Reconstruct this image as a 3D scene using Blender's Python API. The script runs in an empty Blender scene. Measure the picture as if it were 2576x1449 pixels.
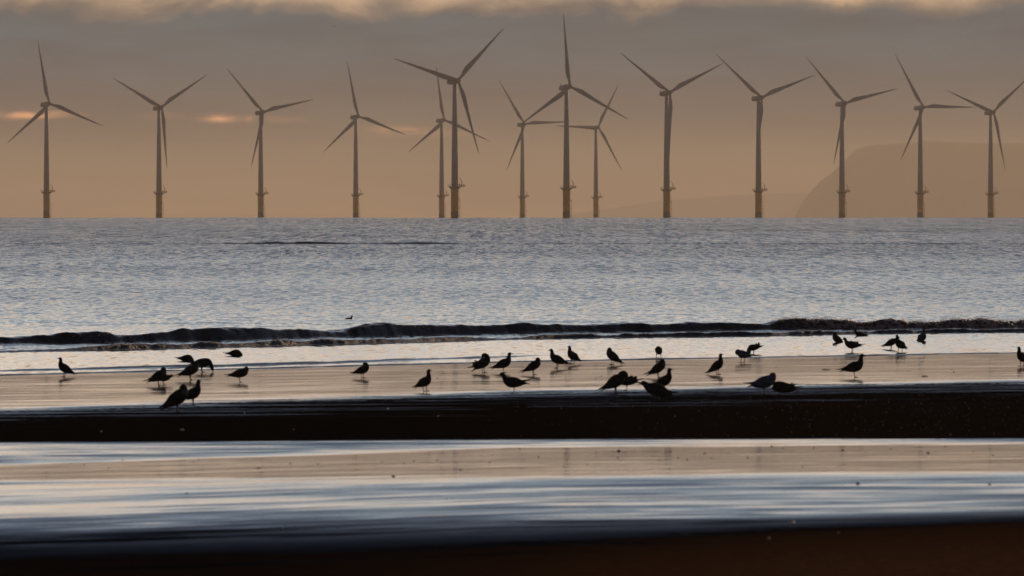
import bpy, math, random
import numpy as np
from mathutils import Vector, Matrix

random.seed(7)
rng = np.random.default_rng(11)
SC = bpy.context.scene
COL = SC.collection

# ------------------------------------------------------------------ view constants
F = 24000.0          # focal length in reference pixels (2576 px wide frame)
LEVEL = 526.0        # reference row of the true horizontal
CX = 1288.0
H = 3.4              # camera height above sea level
R2 = 2 * 7.4e6       # twice the refracted earth radius

def drop(d2):        # how far the curved sea has dropped at squared distance d2
    return -d2 / R2

# ------------------------------------------------------------------ helpers
def tag(o, label=None, cat=None, group=None, kind=None):
    if label: o['label'] = label
    if cat: o['category'] = cat
    if group: o['group'] = group
    if kind: o['kind'] = kind
    return o

def mesh_obj(name, verts, faces, mats, parent=None, smooth=True, attrs=None, mat_idx=None):
    me = bpy.data.meshes.new(name)
    me.from_pydata(verts, [], faces)
    for m in (mats if isinstance(mats, (list, tuple)) else [mats]):
        me.materials.append(m)
    if smooth:
        me.polygons.foreach_set('use_smooth', [True] * len(me.polygons))
    if mat_idx is not None:
        me.polygons.foreach_set('material_index', mat_idx)
    if attrs:
        for k, a in attrs.items():
            at = me.attributes.new(k, 'FLOAT', 'POINT')
            at.data.foreach_set('value', np.asarray(a, dtype=np.float32).ravel())
    me.update()
    o = bpy.data.objects.new(name, me)
    COL.objects.link(o)
    if parent: o.parent = parent
    return o

def empty(name, loc, rz=0.0):
    o = bpy.data.objects.new(name, None)
    o.empty_display_size = 1
    o.location = loc
    o.rotation_euler = (0, 0, rz)
    COL.objects.link(o)
    return o

def grid_obj(name, X, Y, Z, mat, attrs=None):
    n, m = X.shape
    co = np.empty((n * m, 3), np.float32)
    co[:, 0] = X.ravel(); co[:, 1] = Y.ravel(); co[:, 2] = Z.ravel()
    idx = np.arange(n * m).reshape(n, m)
    q = np.stack([idx[:-1, :-1], idx[:-1, 1:], idx[1:, 1:], idx[1:, :-1]], -1).reshape(-1, 4)
    me = bpy.data.meshes.new(name)
    me.vertices.add(n * m)
    me.vertices.foreach_set('co', co.ravel())
    me.loops.add(q.size)
    me.loops.foreach_set('vertex_index', q.ravel().astype(np.int32))
    me.polygons.add(len(q))
    me.polygons.foreach_set('loop_start', np.arange(0, q.size, 4, dtype=np.int32))
    me.polygons.foreach_set('use_smooth', np.ones(len(q), bool))
    me.materials.append(mat)
    for k, a in (attrs or {}).items():
        at = me.attributes.new(k, 'FLOAT', 'POINT')
        at.data.foreach_set('value', np.ascontiguousarray(a, dtype=np.float32).ravel())
    me.update(); me.validate()
    o = bpy.data.objects.new(name, me)
    COL.objects.link(o)
    return o

class MB:
    """collects simple shapes into one mesh"""
    def __init__(s): s.v = []; s.f = []
    def add(s, v, f):
        b = len(s.v); s.v += [tuple(p) for p in v]; s.f += [tuple(i + b for i in q) for q in f]
    def box(s, c, d, M=None):
        x, y, z = d[0] / 2, d[1] / 2, d[2] / 2
        v = [Vector((sx * x, sy * y, sz * z)) for sz in (-1, 1) for sx, sy in ((-1, -1), (1, -1), (1, 1), (-1, 1))]
        if M is not None: v = [M @ p for p in v]
        v = [p + Vector(c) for p in v]
        s.add(v, [(3, 2, 1, 0), (4, 5, 6, 7), (0, 1, 5, 4), (1, 2, 6, 5), (2, 3, 7, 6), (3, 0, 4, 7)])
    def tube(s, pts, rad, n=8, cap=True):
        pts = [Vector(p) for p in pts]
        if not isinstance(rad, (list, tuple)): rad = [rad] * len(pts)
        rings = []
        for i, p in enumerate(pts):
            t = (pts[min(i + 1, len(pts) - 1)] - pts[max(i - 1, 0)]).normalized()
            a = t.cross(Vector((0, 1, 0)) if abs(t.y) < .9 else Vector((1, 0, 0))).normalized()
            b = t.cross(a)
            rings.append([p + (a * math.cos(2 * math.pi * k / n) + b * math.sin(2 * math.pi * k / n)) * rad[i] for k in range(n)])
        s.rings(rings, cap)
    def rings(s, rings, cap=True):
        n = len(rings[0]); v = [p for r in rings for p in r]; f = []
        for i in range(len(rings) - 1):
            for k in range(n):
                a, b = i * n + k, i * n + (k + 1) % n
                f.append((a, b, b + n, a + n))
        if cap:
            f.append(tuple(range(n - 1, -1, -1)))
            f.append(tuple(range((len(rings) - 1) * n, len(rings) * n)))
        s.add(v, f)
    def obj(s, name, mat, parent=None, smooth=True):
        return mesh_obj(name, s.v, s.f, mat, parent, smooth)

# value noise in numpy
PERM = rng.random((256, 256)).astype(np.float64)
def vnoise(x, y, seed=0):
    x = np.asarray(x, float) + seed * 17.31; y = np.asarray(y, float) + seed * 5.77
    xi = np.floor(x).astype(int); yi = np.floor(y).astype(int)
    fx = x - xi; fy = y - yi
    fx = fx * fx * fx * (fx * (fx * 6 - 15) + 10); fy = fy * fy * fy * (fy * (fy * 6 - 15) + 10)
    g = lambda i, j: PERM[i & 255, j & 255]
    a = g(xi, yi) * (1 - fx) + g(xi + 1, yi) * fx
    b = g(xi, yi + 1) * (1 - fx) + g(xi + 1, yi + 1) * fx
    return (a * (1 - fy) + b * fy) * 2 - 1
def fbm(x, y, o=4, g=.5, seed=0):
    s = 0; a = 1; t = 0
    for i in range(o):
        s = s + a * vnoise(x * 2 ** i, y * 2 ** i, seed + i * 3); t += a; a *= g
    return s / t
def sstep(a, b, x):
    t = np.clip((x - a) / (b - a), 0, 1); return t * t * (3 - 2 * t)

# ------------------------------------------------------------------ node helpers
def new_mat(name):
    m = bpy.data.materials.new(name); m.use_nodes = True
    nt = m.node_tree; nt.nodes.clear()
    out = nt.nodes.new('ShaderNodeOutputMaterial')
    return m, nt, out
class N:
    def __init__(s, nt): s.nt = nt
    def node(s, t, **kw):
        n = s.nt.nodes.new(t)
        for k, v in kw.items(): setattr(n, k, v)
        return n
    def link(s, a, b): s.nt.links.new(a, b)
    def _in(s, sock, v):
        if hasattr(v, 'is_linked'): s.link(v, sock)
        elif v is not None: sock.default_value = v
    def math(s, op, a, b=None, c=None, clamp=False):
        n = s.node('ShaderNodeMath', operation=op); n.use_clamp = clamp
        s._in(n.inputs[0], a)
        if b is not None: s._in(n.inputs[1], b)
        if c is not None: s._in(n.inputs[2], c)
        return n.outputs[0]
    def vmath(s, op, a, b=None):
        n = s.node('ShaderNodeVectorMath', operation=op)
        s._in(n.inputs[0], a)
        if b is not None: s._in(n.inputs[1], b)
        return n.outputs[0]
    def comb(s, x, y, z):
        n = s.node('ShaderNodeCombineXYZ')
        for i, v in enumerate((x, y, z)): s._in(n.inputs[i], v)
        return n.outputs[0]
    def sep(s, v):
        n = s.node('ShaderNodeSeparateXYZ'); s._in(n.inputs[0], v); return n.outputs
    def noise(s, vec, scale=1.0, detail=4, rough=.5, dist=0.0):
        n = s.node('ShaderNodeTexNoise')
        s._in(n.inputs['Vector'], vec)
        n.inputs['Scale'].default_value = scale; n.inputs['Detail'].default_value = detail
        n.inputs['Roughness'].default_value = rough; n.inputs['Distortion'].default_value = dist
        return n
    def attr(s, name):
        n = s.node('ShaderNodeAttribute', attribute_name=name); return n.outputs['Fac']
    def remap(s, v, a, b, c=0.0, d=1.0, smooth=True):
        n = s.node('ShaderNodeMapRange'); n.interpolation_type = 'SMOOTHSTEP' if smooth else 'LINEAR'
        s._in(n.inputs['Value'], v)
        for k, x in zip(('From Min', 'From Max', 'To Min', 'To Max'), (a, b, c, d)): s._in(n.inputs[k], x)
        return n.outputs['Result']
    def mixc(s, f, a, b, mode='MIX'):
        n = s.node('ShaderNodeMix', data_type='RGBA', blend_type=mode); n.clamp_factor = True
        s._in(n.inputs[0], f); s._in(n.inputs[6], a); s._in(n.inputs[7], b)
        return n.outputs[2]

def principled(name, col, rough=.6, noise_amt=.15, noise_scale=3.0, spec=.5, metal=0.0, bump=0.0):
    m, nt, out = new_mat(name); n = N(nt)
    p = n.node('ShaderNodeBsdfPrincipled')
    tc = n.node('ShaderNodeTexCoord')
    ns = n.noise(tc.outputs['Object'], noise_scale, 5, .6)
    c2 = tuple(c * (1 - noise_amt * 2) for c in col) + (1,)
    c1 = tuple(min(1, c * (1 + noise_amt)) for c in col) + (1,)
    n.link(n.mixc(n.remap(ns.outputs['Fac'], .3, .7), c2, c1), p.inputs['Base Color'])
    p.inputs['Roughness'].default_value = rough
    p.inputs['Specular IOR Level'].default_value = spec
    p.inputs['Metallic'].default_value = metal
    if bump:
        b = n.node('ShaderNodeBump'); b.inputs['Strength'].default_value = bump
        n.link(ns.outputs['Fac'], b.inputs['Height']); n.link(b.outputs[0], p.inputs['Normal'])
    n.link(p.outputs[0], out.inputs[0])
    return m

# ------------------------------------------------------------------ camera
cam = bpy.data.cameras.new('camera')
cam.sensor_width = 36.0
cam.lens = F / 2576 * 36.0
cam.clip_start = 1.0
cam.clip_end = 120000.0
cam_o = bpy.data.objects.new('camera', cam)
cam_o.location = (0, 0, H)
cam_o.rotation_euler = (math.radians(90) - math.atan((724.5 - LEVEL) / F), 0, 0)
cam.dof.use_dof = True
cam.dof.focus_distance = 350.0
cam.dof.aperture_fstop = 8.5
COL.objects.link(cam_o)
SC.camera = cam_o

# ------------------------------------------------------------------ sun + sky
SUN_AZ, SUN_EL = math.radians(17), math.radians(12)
sd = Vector((math.sin(SUN_AZ) * math.cos(SUN_EL), math.cos(SUN_AZ) * math.cos(SUN_EL), math.sin(SUN_EL)))
sun = bpy.data.lights.new('sun', 'SUN')
sun.energy = 2.0; sun.angle = math.radians(.5); sun.color = (1.0, .66, .40)
sun_o = bpy.data.objects.new('sun', sun)
sun_o.rotation_euler = (-sd).to_track_quat('-Z', 'Y').to_euler()
COL.objects.link(sun_o)

W = bpy.data.worlds.new('World'); SC.world = W; W.use_nodes = True
nt = W.node_tree; nt.nodes.clear(); n = N(nt)
wout = n.node('ShaderNodeOutputWorld')
tc = n.node('ShaderNodeTexCoord')
vx, vy, vz = n.sep(tc.outputs['Generated'])
el = n.math('ARCSINE', n.math('MINIMUM', n.math('MAXIMUM', vz, -.999), .999))
az = n.math('ARCTAN2', vx, vy)
# ragged top edge of the cloud bank
cv = n.comb(n.math('MULTIPLY', az, 1.0), n.math('MULTIPLY', el, 1.7), 0.0)
edge = n.noise(cv, 105.0, 6, .54, .5)
big = n.noise(n.comb(az, n.math('MULTIPLY', el, 1.6), 3.0), 14.0, 3, .5)
eo = n.math('ADD', n.math('MULTIPLY', n.math('SUBTRACT', edge.outputs['Fac'], .5), .0060),
            n.math('MULTIPLY', n.math('SUBTRACT', big.outputs['Fac'], .5), .0030))
# only disturb the bank's edge, not the horizon
eo = n.math('MULTIPLY', eo, n.remap(el, .006, .019))
el2 = n.math('ADD', el, eo)
t = n.math('POWER', n.math('DIVIDE', n.math('MAXIMUM', el2, 0.0), math.pi / 2), 1 / 3)
ramp = n.node('ShaderNodeValToRGB'); cr = ramp.color_ramp
def T(e): return (max(e, 0) / (math.pi / 2)) ** (1 / 3)
stops = [(0.0, (.64, .38, .18)), (.0020, (.46, .30, .165)), (.0045, (.28, .21, .145)), (.0085, (.085, .105, .108)), (.0125, (.050, .080, .110)),
         (.0180, (.045, .098, .136)), (.0207, (.060, .105, .138)), (.0217, (.34, .25, .18)), (.0232, (.87, .61, .39)), (.030, (1.0, .825, .66)),
         (.046, (.92, .86, .78)), (.072, (.56, .63, .67)), (.12, (.31, .405, .49)), (.20, (.145, .215, .32)),
         (.34, (.062, .098, .170)), (.60, (.021, .036, .078)), (1.5, (.012, .016, .028))]
while len(cr.elements) < len(stops): cr.elements.new(.5)
for e, (p, c) in zip(cr.elements, stops):
    e.position = T(p); e.color = (*c, 1)
n.link(t, ramp.inputs[0])
col = ramp.outputs[0]
# soft banding inside the bank
band = n.noise(n.comb(n.math('MULTIPLY', az, 9.0), n.math('MULTIPLY', el, 60.0), 0.0), 3.2, 8, .64, .4)
col = n.mixc(1.0, col, n.comb(n.remap(band.outputs['Fac'], .25, .75, .66, 1.34), n.remap(band.outputs['Fac'], .25, .75, .70, 1.26), n.remap(band.outputs['Fac'], .25, .75, .76, 1.20)), 'MULTIPLY')
mott = n.noise(n.comb(n.math('MULTIPLY', az, 30.0), n.math('MULTIPLY', el, 95.0), 5.0), 1.0, 5, .6, .5)
col = n.mixc(1.0, col, n.comb(n.remap(mott.outputs['Fac'], .3, .7, .80, 1.26), n.remap(mott.outputs['Fac'], .3, .7, .83, 1.19), n.remap(mott.outputs['Fac'], .3, .7, .88, 1.10)), 'MULTIPLY')
wide = n.noise(n.comb(n.math('MULTIPLY', az, 5.0), n.math('MULTIPLY', el, 22.0), 9.0), 2.0, 3, .5)
col = n.mixc(1.0, col, n.comb(n.remap(wide.outputs['Fac'], .3, .7, .93, 1.05), n.remap(wide.outputs['Fac'], .3, .7, .95, 1.02), n.remap(wide.outputs['Fac'], .3, .7, .99, .98)), 'MULTIPLY')
# glowing holes low in the cloud bank
glow = None
gn = n.noise(n.comb(n.math('MULTIPLY', az, 170.0), n.math('MULTIPLY', el, 700.0), 0.0), 1.0, 5, .6, .6)
for gx, gy, wx, wy, st in ((60, 290, 75, 8, 1.0), (150, 287, 45, 6, .55), (553, 298, 34, 9, .8), (628, 300, 10, 8, .3),
                           (975, 331, 60, 11, .55), (1040, 334, 46, 11, .40), (1150, 336, 60, 9, .16), (700, 300, 120, 9, .12),
                           (430, 292, 90, 8, .10), (40, 460, 60, 26, .10)):
    a0, e0 = (gx - CX) / F, (LEVEL - gy) / F
    dx = n.math('DIVIDE', n.math('SUBTRACT', az, a0), wx / F)
    dy = n.math('DIVIDE', n.math('SUBTRACT', el, e0), wy / F)
    d = n.math('EXPONENT', n.math('MULTIPLY', n.math('ADD', n.math('MULTIPLY', dx, dx), n.math('MULTIPLY', dy, dy)), -1.0))
    d = n.math('MULTIPLY', d, st)
    glow = d if glow is None else n.math('ADD', glow, d)
glow = n.math('MULTIPLY', glow, n.remap(gn.outputs['Fac'], .36, .64, .0, 1.25))
gcol = n.mixc(n.math('MINIMUM', glow, 1.0), (0, 0, 0, 1), (1.35, .55, .18, 1))
col = n.mixc(1.0, col, gcol, 'ADD')
# the sky dims away from the sunny quarter
cosd = n.math('ADD', n.math('MULTIPLY', vx, math.sin(.25)), n.math('MULTIPLY', vy, math.cos(.25)))
hor = n.math('SQRT', n.math('MAXIMUM', n.math('SUBTRACT', 1.0, n.math('MULTIPLY', vz, vz)), 1e-6))
side = n.remap(n.math('DIVIDE', cosd, hor), -.2, .9, .50, 1.0)
high = n.remap(el, .35, .9, 0.0, 1.0)
dim = n.math('ADD', n.math('MULTIPLY', side, n.math('SUBTRACT', 1.0, high)), n.math('MULTIPLY', high, .6))
col = n.mixc(1.0, col, n.comb(dim, dim, dim), 'MULTIPLY')
sky = n.node('ShaderNodeTexSky'); sky.sky_type = 'NISHITA'; sky.sun_disc = False
sky.sun_elevation = SUN_EL; sky.sun_rotation = SUN_AZ; sky.dust_density = 2.0
skyc = n.mixc(1.0, sky.outputs[0], n.comb(*[n.math('MULTIPLY', n.remap(el, .04, .5), n.math('MULTIPLY', dim, 1.0))] * 3), 'MULTIPLY')
bg1 = n.node('ShaderNodeBackground'); n.link(skyc, bg1.inputs[0]); bg1.inputs[1].default_value = .006   # thin blue seen through the overcast
bg2 = n.node('ShaderNodeBackground'); n.link(col, bg2.inputs[0]); bg2.inputs[1].default_value = 1.0
add = n.node('ShaderNodeAddShader'); n.link(bg1.outputs[0], add.inputs[0]); n.link(bg2.outputs[0], add.inputs[1])
n.link(add.outputs[0], wout.inputs[0])
W.cycles.sampling_method = 'MANUAL'; W.cycles.sample_map_resolution = 2048

# ------------------------------------------------------------------ render look
SC.view_settings.view_transform = 'Standard'; SC.view_settings.look = 'None'
SC.view_settings.exposure = 0; SC.view_settings.gamma = 1
SC.render.engine = 'CYCLES'
SC.cycles.use_denoising = True; SC.cycles.denoiser = 'OPENIMAGEDENOISE'
SC.cycles.denoising_input_passes = 'RGB_ALBEDO_NORMAL'; SC.cycles.denoising_prefilter = 'ACCURATE'
SC.cycles.max_bounces = 5; SC.cycles.volume_bounces = 0
SC.cycles.sample_clamp_indirect = 4.0; SC.cycles.sample_clamp_direct = 12.0
SC.cycles.caustics_reflective = False; SC.cycles.caustics_refractive = False

# ------------------------------------------------------------------ haze
m, nt, out = new_mat('haze_air'); n = N(nt)
pv = n.node('ShaderNodeVolumePrincipled')
pv.inputs['Color'].default_value = (.81, .74, .645, 1)
pv.inputs['Density'].default_value = 3.8e-5
pv.inputs['Anisotropy'].default_value = .3
n.link(pv.outputs[0], out.inputs['Volume'])
hz = MB(); hz.box((0, 34500, -10), (160000, 75000, 640))
tag(hz.obj('haze', m, smooth=False), kind='stuff')

# ------------------------------------------------------------------ beach profile
XR = np.array([-700., 0, 1288, 2576, 3300])
ZL = [np.array(z, float) for z in (
    (976, 946, 912, 889, 878),       # 0 water's edge
    (1050, 1030, 985, 957, 941),     # 1 end of mirror wet sand
    (1086, 1060, 1012, 990, 978),    # 2 start of dark bar
    (1117, 1113.5, 1107, 1104.5, 1103),  # 3 near edge of dark bar
    (1199, 1170, 1122, 1112, 1108),  # 4
    (1216, 1214, 1207, 1197, 1192),  # 5
    (1356, 1342, 1312, 1282, 1264),  # 6
    (1432, 1412, 1378, 1316, 1280),  # 7
    (1600, 1600, 1600, 1600, 1600))]
def zone_q(xd, yd):
    xs = np.clip(xd, -700, 3300)
    L = [np.interp(xs, XR, z) for z in ZL]
    q = np.zeros_like(yd)
    for i in range(8):
        q = q + np.clip((yd - L[i]) / (L[i + 1] - L[i]), 0, 1)
    return q
AQ = [0, .08, .85, 1.0, 2.0, 2.95, 3.0, 3.8, 4.05, 4.9, 5.1, 5.6, 6.0, 8]
AA = [.0045, .0066, .0066, .002, .0005, .0005, .001, .002, .0100, .0100, .0005, .0000, -.001, .000]

uu = np.concatenate([np.linspace(-1.3, -.075, 60)[:-1], np.linspace(-.075, .075, 420), np.linspace(.075, 1.3, 60)[1:]])
ys = np.interp(np.clip(CX + F * uu, -700, 3300), XR, ZL[0])
YSH = H * F / (ys - LEVEL)                     # distance of the water's edge along each bearing
def yshore(u): return np.interp(u, uu, YSH)
STEP = .2
yy = np.arange(262, 30, -STEP)
GZ = np.zeros((len(yy), len(uu))); GQ = np.zeros_like(GZ)
z = np.full(len(uu), 0.0)
xd = CX + F * uu
zc = np.full(len(uu), .012)
for i, y in enumerate(yy):
    beyond = y > YSH
    yd = LEVEL + F * (H - zc) / y
    q = zone_q(xd, yd)
    zc = np.where(beyond, .012, zc + np.interp(q, AQ, AA) * STEP)
    GZ[i] = np.where(beyond, .012 - .012 * (y - YSH), zc)
    GQ[i] = np.where(beyond, 0, q)
# rows continuing behind the camera
U, Yg = np.meshgrid(uu, yy)
Xg = U * Yg
und = fbm(Xg * .05, Yg * .16, 4, .5, 5)
GZ += np.where(GQ > 0, 1, 0) * und * .004 * sstep(0, .3, GQ)
def ground_z(X, Y):
    u = X / Y; fi = (yy[0] - Y) / STEP
    i = int(np.clip(fi, 0, len(yy) - 2)); f = fi - i
    a = np.interp(u, uu, GZ[i]); b = np.interp(u, uu, GZ[i + 1])
    return float(a * (1 - f) + b * f)
def place(xd, yd):
    """world point on sand or shallow water that lies along a bearing and dip"""
    u = (xd - CX) / F
    if yd < np.interp(xd, XR, ZL[0]):
        Y = H * F / (yd - LEVEL); return Vector((u * Y, Y, 0.0))
    k = np.array([np.interp(u, uu, r) for r in GZ])
    yds = LEVEL + F * (H - k) / yy
    i = int(np.argmin(np.abs(yds - yd)))
    return Vector((u * yy[i], yy[i], float(k[i])))

WQ = [0, .80, .93, 1.0, 1.30, 1.55, 1.95, 2.40, 2.96, 3.02, 5.9, 6.02, 6.3, 6.65, 6.95, 7.2, 8]
WW = [1, 1.0, .80, .62, .48, .42, .32, 0, 0, 1.0, 1.0, 1.0, 1.0, .90, .46, .0, 0]
wet = np.interp(GQ, WQ, WW)
BQ = [0, .06, .95, 1.12, 1.5, 2.0, 2.99, 3.02, 3.8, 4.08, 4.85, 5.1, 5.5, 5.80, 6.05, 6.3, 6.6, 6.9, 8]
BB = [.0045, .0050, .0066, .10, .14, .22, .20, .060, .060, .0040, .0052, .042, .052, .050, .115, .19, .32, .46, .5]
rise = np.interp(GQ, BQ, BB)
RQ = [0, .85, 1.0, 2.0, 3.0, 3.05, 3.9, 4.1, 4.85, 5.1, 5.5, 6.0, 6.5, 8]
RR = [.20, .26, .5, .9, .6, .50, .40, .22, .26, .60, .75, .8, 1.0, 1.0]
chop = np.interp(GQ, RQ, RR)
brown = np.clip(sstep(6.7, 7.4, GQ) * (.15 + .85 * sstep(-.03, .04, U)) + .10 * sstep(1.9, 2.3, GQ) * (1 - sstep(2.9, 3.0, GQ)) * sstep(-.02, .04, U), 0, 1)  # dry sand brown, plus low sun warmth painted in toward the right
# extend under and behind the camera
ext = np.array([20., 5., -40., -400.])
Xe = np.repeat((uu * 30)[None, :], 4, 0) * np.array([[1.5], [3], [8], [30]])
Ye = np.repeat(ext[:, None], len(uu), 1)
Ze = np.repeat(GZ[-1][None, :], 4, 0) + np.array([[.05], [.12], [.6], [4.0]])
one = np.ones((4, len(uu)))
# dive under the sea on the far side
Xf = U[:1] * 300; Yf = np.full((1, len(uu)), 300.); Zf = GZ[:1] - .6

m, nt, out = new_mat('beach_sand'); n = N(nt)
geo = n.node('ShaderNodeNewGeometry')
px, py, pz = n.sep(geo.outputs['Position'])
wetA, chopA, brownA, riseA = n.attr('wet'), n.attr('chop'), n.attr('brown'), n.attr('rise')
sv = n.comb(n.math('MULTIPLY', px, .17), n.math('MULTIPLY', n.math('SUBTRACT', py, n.math('MULTIPLY', px, .10)), .62), 0.0)
s1 = n.noise(sv, 1.0, 7, .62, .2)                       # long streaks along the beach
s2 = n.noise(n.comb(n.math('MULTIPLY', px, .55), n.math('MULTIPLY', n.math('SUBTRACT', py, n.math('MULTIPLY', px, .12)), 3.1), 4.0), 1.0, 6, .6)
grit = n.noise(n.comb(n.math('MULTIPLY', px, 9.0), n.math('MULTIPLY', py, 3.0), 0.0), 1.0, 4, .7)
# slope field
c1 = n.sep(s1.outputs['Color']); c2 = n.sep(s2.outputs['Color']); c3 = n.sep(grit.outputs['Color'])
s3 = n.noise(n.comb(n.math('MULTIPLY', px, .10), n.math('MULTIPLY', n.math('SUBTRACT', py, n.math('MULTIPLY', px, .22)), .20), 11.0), 1.0, 3, .5)
c4 = n.sep(s3.outputs['Color'])
mod = n.math('ADD', n.math('MULTIPLY', n.math('SUBTRACT', c1[0], .5), 3.6), n.math('MULTIPLY', n.math('SUBTRACT', c2[1], .5), 8.5))
mod = n.math('ADD', mod, n.math('MULTIPLY', n.math('MULTIPLY', n.math('SUBTRACT', c4[0], .5), 7.0), n.math('MINIMUM', n.math('MULTIPLY', riseA, 22.0), 1.0)))
mod = n.math('MAXIMUM', n.math('ADD', mod, 1.0), n.remap(riseA, .075, .15, .10, .85))
sy = n.math('MULTIPLY', riseA, mod)
fine = n.math('ADD', n.math('MULTIPLY', n.math('SUBTRACT', c2[0], .5), .062), n.math('MULTIPLY', n.math('SUBTRACT', c3[1], .5), .020))
sy = n.math('ADD', sy, n.math('MULTIPLY', fine, chopA))
sy = n.math('MAXIMUM', sy, -.003)
sx = n.math('MULTIPLY', n.math('MULTIPLY', n.math('SUBTRACT', c3[0], .5), .010), chopA)
flat = n.vmath('MULTIPLY', geo.outputs['Normal'], (.15, 1, 1))
nrm = n.vmath('NORMALIZE', n.vmath('ADD', flat, n.comb(sx, n.math('MULTIPLY', sy, -1.0), 0.0)))
wp = n.node('ShaderNodeBsdfPrincipled')
wp.inputs['Base Color'].default_value = (.022, .017, .013, 1)
wp.inputs['IOR'].default_value = 1.36
n.link(n.remap(chopA, 0, 1, .042, .085, False), wp.inputs['Roughness'])
n.link(nrm, wp.inputs['Normal'])
dp = n.node('ShaderNodeBsdfPrincipled')
n.link(n.mixc(n.math('MULTIPLY', brownA, n.remap(grit.outputs['Fac'], .3, .7, .55, 1.0)), (.011, .009, .008, 1), (.135, .066, .032, 1)), dp.inputs['Base Color'])
dp.inputs['Roughness'].default_value = 1.0
dp.inputs['Specular IOR Level'].default_value = 0.0
# streaky wetness where the film breaks up
wm = n.math('ADD', wetA, n.math('MULTIPLY', n.math('SUBTRACT', s1.outputs['Fac'], .5), 1.1))
wm = n.math('ADD', wm, n.math('MULTIPLY', n.math('SUBTRACT', s2.outputs['Fac'], .5), 1.3))
wm = n.math('ADD', wm, n.math('MULTIPLY', n.math('SUBTRACT', grit.outputs['Fac'], .5), .9))
s5 = n.noise(n.comb(n.math('MULTIPLY', px, .13), n.math('MULTIPLY', n.math('SUBTRACT', py, n.math('MULTIPLY', px, .14)), 1.15), 21.0), 1.0, 3, .55)
wm = n.math('ADD', wm, n.math('MULTIPLY', n.math('SUBTRACT', s5.outputs['Fac'], .5), 1.9))
wm = n.remap(wm, .42, .54)
wm = n.math('MULTIPLY', wm, n.remap(wetA, .0, .12))
wm = n.math('MAXIMUM', wm, n.remap(wetA, .88, .98))
mx = n.node('ShaderNodeMixShader'); n.link(wm, mx.inputs[0]); n.link(dp.outputs[0], mx.inputs[1]); n.link(wp.outputs[0], mx.inputs[2])
n.link(mx.outputs[0], out.inputs[0])
beach = grid_obj('sand_beach', np.vstack([Xf, Xg, Xe]), np.vstack([Yf, Yg, Ye]), np.vstack([Zf, GZ, Ze]), m,
                 {'wet': np.vstack([wet[:1], wet, one * 0]), 'chop': np.vstack([chop[:1], chop, one]),
                  'brown': np.vstack([brown[:1], brown, one]), 'rise': np.vstack([rise[:1], rise, one * .1])})
tag(beach, kind='structure')

# ------------------------------------------------------------------ sea
su = np.concatenate([-np.geomspace(1.6, .0605, 70)[:-1], np.linspace(-.0605, .0605, 860), np.geomspace(.0605, 1.6, 70)[1:]])
def sint(x, xs, ys_, w=110):
    return sum(np.interp(x + o * w, xs, ys_) for o in (-1.5, -1, -.5, 0, .5, 1, 1.5)) / 7
XK = np.array([-900., 0, 300, 600, 1000, 1450, 1850, 2200, 2576, 3500])
def crest1(xd): return H * F / (sint(xd, XK, [875, 868, 863.5, 857, 846.5, 838, 833, 831, 829, 827], 170) - LEVEL)
def crest2(xd): return H * F / (sint(xd, [-900, 0, 250, 500, 800, 1100, 1290, 1500, 1800, 2000, 2300, 2576, 3500],
                  [900, 888, 881, 877, 868.5, 861, 855, 851, 847, 845, 839, 836, 829]) - LEVEL)
cd = CX + F * su
A0, A1, A2 = yshore(su), crest2(cd), crest1(cd)
segs = [(A0 - 8, A0 - .7, 20), (A0 - .7, A0 + 1, 16), (A0 + 1, A1 - 1.6, 230), (A1 - 1.6, A1 + 3.2, 84), (A1 + 3.2, A2 - 1.6, 90),
        (A2 - 1.6, A2 + 4.4, 130), (A2 + 4.4, A2 * 0 + 330, 190)]
R = [a + (b - a) * k / n_ for a, b, n_ in segs for k in range(n_)]
R += [np.full_like(su, v) for v in np.concatenate([np.geomspace(330, 928, 108)[:-1], np.arange(928, 990, .35), np.geomspace(990, 71000, 178)])]
SY = np.array(R); SU = np.repeat(su[None, :], len(SY), 0)
SX = SU * SY
SD = CX + F * SU
ht1 = .98 * sint(SD, [-900, 0, 160, 330, 420, 560, 650, 780, 880, 1080, 1150, 1280, 1420, 1600, 1850, 2000, 2576, 3500],
                [26, 25, 24, 30, 27, 29, 21, 20, 26, 27, 17, 22, 16, 22, 25, 23, 24, 24], 45)
F1 = crest1(SD)                                  # distance of the wave foot
lump = 1 + .66 * fbm(SX * .50 + SY * .05, SY * .1, 3, .5, 21)
h1 = ht1 * F1 / F * lump * .92
foam1 = sstep(1880, 2080, SD) * sstep(-.1, .6, 1 + 0 * SD)
def ridge(t, h, wf, wb):
    """steep face toward the shore, long back"""
    fr = sstep(-.02, 1, t / wf)
    bk = np.exp(-np.clip((t - wf) / wb, 0, 9) ** 1.4)
    return h * np.where(t < wf, fr, bk)
wobble = .5 * fbm(SX * .35, SX * 0 + 3.1, 3, .5, 31)
t1 = SY - F1 + wobble
wis = fbm(SX * 1.5 + t1 * 1.5, t1 * .9 + SX * .25, 4, .55, 45)
ZS = ridge(t1, h1 * (1 + .20 * wis), .62, 4.5)
low = 1 - sstep(16, 24, ht1)                       # where the wave has not yet stood up it is a set of small ripples
for k_, (o_, a_) in enumerate(((-1.0, .5), (1.5, .6), (2.9, .45))):
    ZS += ridge(t1 - o_ + .6 * fbm(SX * .5, SX * 0, 3, .5, 60 + k_), a_ * .035 * (.25 + low) * np.clip(.5 + fbm(SX * .7, SX * 0 + k_, 3, .5, 64), 0, 1.4), .45, .9)
slantx = fbm(SX * .8 + SY * .5, SY * .5, 4, .55, 41)
ZS += (.075 * slantx + .024 * fbm(SX * 2.2 + SY * 1.2, SY * 1.1, 3, .55, 42)) * np.exp(-((t1 - .6) / 2.4) ** 2) * .7
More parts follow.
